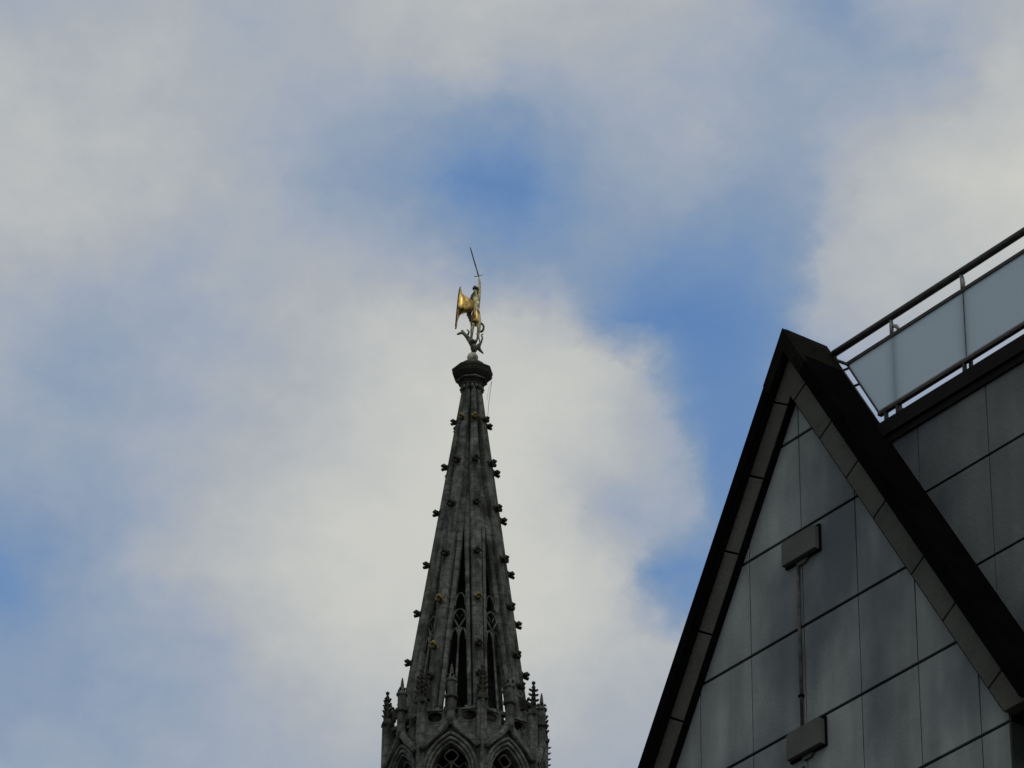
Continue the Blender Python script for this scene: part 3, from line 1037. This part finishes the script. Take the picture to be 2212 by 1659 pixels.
# corner piers, pinnacles, flying arches
pier_proto = None
for k, th in enumerate(RIB):
    d, tt = dirv(th), tanv(th)
    M = Matrix(((tt.x, -d.x, 0, 0), (tt.y, -d.y, 0, 0), (0, 0, 1, 0), (0, 0, 0, 1)))
    M = Matrix.Translation(d * 3.08) @ M        # local y inwards, origin on the pier axis
    if pier_proto is None:
        bm = bmesh.new()
        prof = [(-0.17, 0.12), (-0.19, -0.02), (-0.10, -0.09), (-0.06, -0.19), (0.06, -0.19), (0.10, -0.09), (0.19, -0.02), (0.17, 0.12)]
        lo = [bm.verts.new((x, y, 58.0)) for x, y in prof]
        hi = [bm.verts.new((x, y, 73.55)) for x, y in prof]
        for i in range(8):
            bm.faces.new((lo[i], lo[(i + 1) % 8], hi[(i + 1) % 8], hi[i]))
        bm.faces.new(lo)
        bm.faces.new(hi)
        box(bm, -0.20, 0.20, -0.205, 0.14, 73.55, 73.66)
        box(bm, -0.155, 0.155, -0.15, 0.10, 73.66, 73.80)
        pr = link('pier', bm, M_STONE, tw)
        # pinnacle
        bm = bmesh.new()
        lathe(bm, [(0.13, 73.80), (0.15, 73.88), (0.12, 73.92), (0.10, 74.2), (0.065, 74.55), (0.05, 74.70), (0.085, 74.76), (0.06, 74.82), (0.035, 74.86), (0.075, 74.93), (0.0801, 74.98), (0.01, 75.04)], 8, pi / 8, 0, -0.02)
        for i, z in enumerate((73.98, 74.2, 74.42, 74.62)):
            rr_ = 0.125 - (z - 73.9) * 0.085
            for a in range(4):
                ca, sa_ = cos(a * pi / 2 + pi / 4), sin(a * pi / 2 + pi / 4)
                tube(bm, [(rr_ * .6 * ca, -0.02 + rr_ * .6 * sa_, z), (ca * (rr_ + .05), -0.02 + sa_ * (rr_ + .05), z + 0.02), (ca * (rr_ + .11), -0.02 + sa_ * (rr_ + .11), z + 0.07)], [0.05, 0.055, 0.035], 5)
        pn = link('pinnacle', bm, M_CROCKET, pr)
        # flying arch from pinnacle to rib
        bm = bmesh.new()
        n = 10
        outer = []
        inner = []
        for i in range(n + 1):
            a = pi * i / n
            inner.append((0.42 - 0.20 * cos(a), 73.62 + 0.30 * sin(a)))
            q = i / n
            outer.append((0.10 + 0.78 * q, 74.12 + 0.52 * q + 0.06 * sin(q * pi)))
        for yoff in (0,):
            A = [[bm.verts.new((sx, y, z)) for (y, z) in inner] for sx in (-0.075, 0.075)]
            B = [[bm.verts.new((sx, y, z)) for (y, z) in outer] for sx in (-0.075, 0.075)]
            for i in range(n):
                for q in (0, 1):
                    bm.faces.new((A[q][i], A[q][i + 1], B[q][i + 1], B[q][i]))
                bm.faces.new((A[0][i], A[0][i + 1], A[1][i + 1], A[1][i]))
                bm.faces.new((B[0][i], B[0][i + 1], B[1][i + 1], B[1][i]))
            for i in (0, n):
                bm.faces.new((A[0][i], B[0][i], B[1][i], A[1][i]))
        box(bm, -0.075, 0.075, 0.12, 0.215, 73.2, 73.61)
        box(bm, -0.075, 0.075, 0.63, 0.86, 73.2, 73.61)
        for yq, zq in ((0.25, 74.26), (0.45, 74.40), (0.66, 74.54)):
            tube(bm, [(0, yq, zq), (0, yq - 0.03, zq + 0.10), (0, yq - 0.09, zq + 0.12)], [0.05, 0.045, 0.02], 5)
        fa = link('flying_arch', bm, M_CROCKET, pr)
        pier_proto = (pr, pn, fa)
        pr.matrix_basis = M
    else:
        pr = pier_proto[0].copy()
        COL.objects.link(pr)
        pr.parent = tw
        pr.matrix_basis = M
        for q in pier_proto[1:]:
            c = q.copy()
            COL.objects.link(c)
            c.parent = pr
    if k in (2, 3, 4):
        bm = bmesh.new()
        for z in (72.35, 72.6, 72.85, 73.1, 73.35):
            tube(bm, [(0, -0.17, z), (0, -0.25, z + 0.01), (0, -0.31, z + 0.06)], [0.04, 0.04, 0.02], 5)
        link('leaf_crest', bm, M_CROCKET, pr)

# roof deck of belfry and the tower shaft below
bm = bmesh.new()
lathe(bm, [(2.80, 72.5), (2.80, 72.68)], 8, ph)
link('belfry_deck', bm, M_STONE_D, tw)
bm = bmesh.new()
lathe(bm, [(2.40, 72.7), (2.38, 73.2), (2.30, 73.42)], 8, ph)
link('spire_base', bm, M_STONE_D, tw)
bm = bmesh.new()
lathe(bm, [(3.3, 46), (3.3, 56.9), (3.55, 57.2), (3.55, 57.7), (3.2, 57.99)], 8, ph)
for z in (49, 53):
    lathe(bm, [(3.32, z), (3.42, z + .1), (3.42, z + .3), (3.32, z + .4)], 8, ph)
link('octagon_shaft', bm, M_STONE, tw)
bm = bmesh.new()
box(bm, -4.6, 4.6, -4.6, 4.6, 0, 45.2)
for z in (12, 20, 28, 36, 44):
    box(bm, -4.8, 4.8, -4.8, 4.8, z, z + 0.4)
for sx in (-1, 1):
    for sy in (-1, 1):
        for z in range(5):
            w_ = 1.3 - z * 0.12
            box(bm, sx * 4.6 - w_ / 2, sx * 4.6 + w_ / 2, sy * 4.6 - w_ / 2, sy * 4.6 + w_ / 2, z * 9.0, z * 9.0 + 8.96)
link('square_shaft', bm, M_STONE, tw)
bm = bmesh.new()
for z in (22, 30, 38):
    for x_ in (-1.7, 1.7):
        pl = [(x_ + a * 0.8, b) for a, b in parch2(0.9, z + 3.2, z + 4.6, 6)]
        pl = [(x_ - 0.72, z)] + pl + [(x_ + 0.72, z)]
        prism(bm, pl, -4.63, -4.59)
link('window', bm, M_CORE, tw)

# ------------------------------------------------------------------ gilded statue on the tip
def skin_figure(name, verts, edges, radii, material, parent, sub=2, root=0):
    me = bpy.data.meshes.new(name)
    me.from_pydata([Vector(q) for q in verts], edges, [])
    o = bpy.data.objects.new(name, me)
    COL.objects.link(o)
    md = o.modifiers.new('Skin', 'SKIN')
    sk = me.skin_vertices[0].data if me.skin_vertices else None
    if sk is None:
        bpy.context.view_layer.objects.active = o
        bm_ = bmesh.new()
        bm_.from_mesh(me)
        bm_.verts.layers.skin.verify()
        bm_.to_mesh(me)
        bm_.free()
        sk = me.skin_vertices[0].data
    for i, rd in enumerate(radii):
        rx, ry = rd if isinstance(rd, tuple) else (rd, rd)
        sk[i].radius = (rx, ry)
        sk[i].use_root = (i == root)
    s = o.modifiers.new('Subdivision', 'SUBSURF')
    s.levels = sub
    s.render_levels = sub
    dg = bpy.context.evaluated_depsgraph_get()
    ev = o.evaluated_get(dg)
    me2 = bpy.data.meshes.new_from_object(ev)
    o.modifiers.clear()
    o.data = me2
    me2.name = name
    me2.materials.clear()
    me2.materials.append(material)
    for pl in me2.polygons:
        pl.use_smooth = True
    o.parent = parent
    return o

SZ = 90.26
st = thing('statue', 'gilded figure with raised sword and flaring shield above a dark beast', 'statue', (TX, TY, SZ))
def Zr(z):
    return z - SZ
# (x to the right, y towards the back, z up) relative to the spire axis
bm = bmesh.new()
bmesh.ops.create_uvsphere(bm, u_segments=16, v_segments=12, radius=0.23)
for v_ in bm.verts:
    v_.co = Vector((v_.co.x + 0.0, v_.co.y, v_.co.z * 1.0 + Zr(90.64)))
lathe(bm, [(0.50, Zr(90.262)), (0.40, Zr(90.31)), (0.27, Zr(90.36)), (0.20, Zr(90.42)), (0.15, Zr(90.50))], 12)
link('orb', bm, M_ORB, st, smooth=True)

# body of the figure
V = [(0.10, 0, Zr(92.55)),            # 0 pelvis
     (0.11, 0, Zr(92.90)),            # 1 waist
     (0.10, 0.0, Zr(93.30)),          # 2 chest
     (0.10, 0.0, Zr(93.55)),          # 3 neck base
     (0.085, -0.01, Zr(93.70)),       # 4 neck
     (0.06, -0.03, Zr(93.92)),        # 5 head
     (0.20, 0.0, Zr(93.50)),          # 6 R shoulder
     (0.24, -0.05, Zr(93.85)),        # 7 R elbow
     (0.23, -0.08, Zr(94.28)),        # 8 R wrist
     (0.215, -0.085, Zr(94.42)),      # 9 R fist
     (-0.06, 0.02, Zr(93.46)),        # 10 L shoulder
     (-0.18, -0.04, Zr(93.22)),       # 11 L elbow
     (-0.36, -0.06, Zr(93.20)),       # 12 L hand
     (0.00, 0.0, Zr(92.42)),          # 13 L hip
     (-0.04, -0.08, Zr(91.98)),       # 14 L knee
     (-0.07, -0.02, Zr(91.50)),       # 15 L ankle
     (-0.13, -0.10, Zr(91.43)),       # 16 L toe
     (0.20, 0.0, Zr(92.42)),          # 17 R hip
     (0.24, -0.12, Zr(92.00)),        # 18 R knee
     (0.19, 0.0, Zr(91.55)),          # 19 R ankle
     (0.17, -0.12, Zr(91.46))]        # 20 R toe
E_ = [(0, 1), (1, 2), (2, 3), (3, 4), (4, 5), (2, 6), (6, 7), (7, 8), (8, 9), (2, 10), (10, 11), (11, 12), (0, 13), (13, 14), (14, 15), (15, 16), (0, 17), (17, 18), (18, 19), (19, 20)]
Rd = [0.17, 0.13, 0.19, 0.12, 0.065, 0.11, 0.085, 0.065, 0.05, 0.055, 0.085, 0.06, 0.05, 0.12, 0.08, 0.05, 0.035, 0.12, 0.085, 0.05, 0.035]
figure = skin_figure('figure', V, E_, Rd, M_GILT, st)
# skirt of the tunic, helmet crest
bm = bmesh.new()
lathe(bm, [(0.14, Zr(92.90)), (0.17, Zr(92.70)), (0.19, Zr(92.45)), (0.225, Zr(92.28)), (0.19, Zr(92.28)), (0.13, Zr(92.5))], 14, 0, 0.10, 0.0, cap=False)
for i, v_ in enumerate(bm.verts):
    v_.co.z += 0.05 * sin(i * 2.3)
    v_.co.x += 0.02 * sin(i * 3.1)
link('tunic', bm, M_GOLD, st, smooth=True)
bm = bmesh.new()
tube(bm, [(0.01, -0.10, Zr(93.98)), (0.02, -0.02, Zr(94.08)), (0.09, 0.06, Zr(94.07)), (0.16, 0.10, Zr(93.92)), (0.17, 0.12, Zr(93.70))], [0.02, 0.04, 0.05, 0.045, 0.02], 6)
lathe(bm, [(0.125, Zr(93.93)), (0.12, Zr(94.0)), (0.06, Zr(94.06)), (0.01, Zr(94.07))], 10, 0, 0.06, -0.03)
link('helmet', bm, M_BRONZE, st, smooth=True)
# dark cloak hanging from the left shoulder
bm = bmesh.new()
tube(bm, [(0.12, 0.02, Zr(94.02)), (0.06, 0.06, Zr(93.82)), (-0.02, 0.06, Zr(93.62)), (-0.06, 0.02, Zr(93.46)), (-0.10, 0.04, Zr(93.25))], [0.05, 0.09, 0.12, 0.11, 0.05], 7)
link('cloak', bm, M_BRONZE, st, smooth=True)
bm = bmesh.new()
tube(bm, [(0.14, 0.10, Zr(92.75)), (0.02, 0.10, Zr(92.70)), (-0.08, 0.08, Zr(92.62)), (-0.12, 0.06, Zr(92.48)), (-0.02, 0.06, Zr(92.30)), (0.0, 0.04, Zr(92.08))], [0.05, 0.09, 0.11, 0.07, 0.07, 0.03], 7)
link('sash', bm, M_BRONZE, st, smooth=True)
# sword
bm = bmesh.new()
hx, hz = 0.205, Zr(94.45)
tx_, tz_ = -0.20, Zr(95.99)
dx, dz = tx_ - hx, tz_ - hz
ln = sqrt(dx * dx + dz * dz)
ux, uz = dx / ln, dz / ln
b0 = Vector((hx + ux * 0.10, -0.09, hz + uz * 0.10))
b1 = Vector((tx_, -0.09, tz_))
pn_ = Vector((-uz, 0, ux))
q1 = b0 + (b1 - b0) * 0.93
vsb = []
for P_, wv in ((b0, 0.032), (q1, 0.024)):
    vsb.append([bm.verts.new(P_ + pn_ * wv), bm.verts.new(P_ + Vector((0, -0.02, 0))), bm.verts.new(P_ - pn_ * wv), bm.verts.new(P_ + Vector((0, 0.02, 0)))])
tip = bm.verts.new(b1)
for i in range(4):
    bm.faces.new((vsb[0][i], vsb[0][(i + 1) % 4], vsb[1][(i + 1) % 4], vsb[1][i]))
    bm.faces.new((vsb[1][i], vsb[1][(i + 1) % 4], tip))
bm.faces.new(vsb[0])
sw = link('sword', bm, M_BRONZE, st)
bm = bmesh.new()
c_ = b0
tube(bm, [c_ + pn_ * 0.20 + Vector((0, 0, 0)), c_ + pn_ * 0.1, c_, c_ - pn_ * 0.1, c_ - pn_ * 0.20], [0.012, 0.018, 0.024, 0.018, 0.012], 6)
tube(bm, [c_, c_ - Vector((ux, 0, uz)) * 0.30], [0.022, 0.02], 6)
link('hilt', bm, M_GILT, sw, smooth=True)
# tall gilded shield held out to the left, seen nearly edge-on, flaring from the arm to its rim
prof_s = [(93.97, -.565, -.545), (93.86, -.585, -.52), (93.74, -.60, -.475), (93.62, -.615, -.38), (93.53, -.622, -.27),
          (93.45, -.63, -.15), (93.36, -.64, -.02), (93.20, -.65, .03), (93.02, -.66, .03), (92.90, -.668, .02), (92.83, -.675, -.10),
          (92.80, -.678, -.42), (92.62, -.69, -.56), (92.40, -.705, -.62), (92.20, -.72, -.675), (92.04, -.735, -.725)]
bm = bmesh.new()
rings = []
for z_, xl, xr in prof_s:
    dy = 0.34 * sqrt(max(0.02, 1 - ((z_ - 93.0) / 1.0) ** 2))
    pts = [(xl, 0), (xl + .02, dy * .8), (xl + .05, dy), (xl + (xr - xl) * .35 + .01, dy * .62), (xl + (xr - xl) * .7, dy * .3), (xr, 0)]
    loop = pts + [(x, -y) for x, y in reversed(pts[1:-1])]
    rings.append([bm.verts.new((x, y - 0.05, Zr(z_))) for x, y in loop])
for A_, B_ in zip(rings[:-1], rings[1:]):
    n_ = len(A_)
    for j in range(n_):
        bm.faces.new((A_[j], A_[(j + 1) % n_], B_[(j + 1) % n_], B_[j]))
bm.faces.new(rings[0])
bm.faces.new(rings[-1])
sh = link('shield', bm, M_GOLD, st, smooth=True)
bm = bmesh.new()
for sy in (-1, 1):
    pts = []
    for z_, xl, xr in prof_s:
        dy = 0.34 * sqrt(max(0.02, 1 - ((z_ - 93.0) / 1.0) ** 2))
        pts.append((xl + 0.01, sy * dy * 0.9 - 0.05, Zr(z_)))
    tube(bm, pts, 0.026, 6)
link('shield_rim', bm, M_BRONZE, sh, smooth=True)
# small dark wing at the back
bm = bmesh.new()
for i, (a, l_) in enumerate(((0.25, 0.72), (0.05, 0.66), (-0.15, 0.58), (-0.4, 0.46))):
    base_ = Vector((-0.01 - 0.03 * i, 0.10, Zr(93.42 - 0.12 * i)))
    dq = Vector((-sin(a + 0.35) * 0.6, 0.3, -cos(a + 0.35)))
    tube(bm, [base_, base_ + dq * l_ * 0.5 + Vector((-0.08, 0, 0)), base_ + dq * l_], [0.08, 0.085, 0.03], 6)
link('wing', bm, M_BRONZE, st, smooth=True)
# beast underfoot
Vb = [(0.05, 0, Zr(90.85)), (0.06, 0, Zr(91.10)), (-0.02, 0, Zr(91.28)), (-0.12, -0.03, Zr(91.45)),   # 0-3 body up to chest
      (-0.26, -0.05, Zr(91.62)), (-0.40, -0.06, Zr(91.80)), (-0.47, -0.06, Zr(91.93)),                 # 4-6 arm raised to the left
      (-0.60, -0.06, Zr(91.72)), (-0.68, -0.06, Zr(91.72)),                                            # 7-8 claw
      (0.22, 0.0, Zr(91.18)), (0.34, 0.0, Zr(91.38)), (0.39, 0.0, Zr(91.62)), (0.33, 0.0, Zr(91.72)), (0.42, 0, Zr(91.80)),   # 9-13 right limb
      (0.26, 0.02, Zr(91.05)), (0.36, 0.04, Zr(90.95)), (0.44, 0.05, Zr(90.86)),                       # 14-16 tail
      (-0.03, -0.16, Zr(91.40)), (-0.02, -0.24, Zr(91.30)),                                            # 17-18 head
      (-0.52, -0.06, Zr(91.78)),
      (-0.24, 0.05, Zr(91.70)), (-0.16, 0.06, Zr(91.93)), (-0.27, 0.04, Zr(92.02)),    # 20-22 second limb
      (0.16, -0.10, Zr(91.42)), (0.20, -0.12, Zr(91.62)), (0.13, -0.12, Zr(91.72))]     # 23-25 third limb
Eb = [(0, 1), (1, 2), (2, 3), (3, 4), (4, 5), (5, 6), (5, 19), (19, 7), (7, 8), (1, 9), (9, 10), (10, 11), (11, 12), (12, 13), (9, 14), (14, 15), (15, 16), (2, 17), (17, 18), (3, 20), (20, 21), (21, 22), (2, 23), (23, 24), (24, 25)]
Rb = [0.10, 0.16, 0.15, 0.11, 0.09, 0.06, 0.045, 0.055, 0.03, 0.08, 0.045, 0.04, 0.035, 0.025, 0.08, 0.05, 0.025, 0.10, 0.06, 0.055, 0.05, 0.035, 0.02, 0.05, 0.035, 0.02]
skin_figure('beast', Vb, Eb, Rb, M_BRONZE, st, root=1)
bm = bmesh.new()
pts = [(0.30 + 0.13 * cos(a) , 0.05, Zr(92.12 + 0.20 * sin(a))) for a in [rad(q) for q in range(-120, 200, 32)]]
tube(bm, pts, [0.03, 0.05, 0.055, 0.05, 0.045, 0.05, 0.05, 0.045, 0.03, 0.02][:len(pts)], 6)
tube(bm, [(0.22, 0.0, Zr(91.95)), (0.24, 0, Zr(91.60)), (0.28, 0, Zr(91.40)), (0.27, 0, Zr(91.20))], [0.03, 0.025, 0.025, 0.03], 6)
link('tail_coil', bm, M_BRONZE, st, smooth=True)
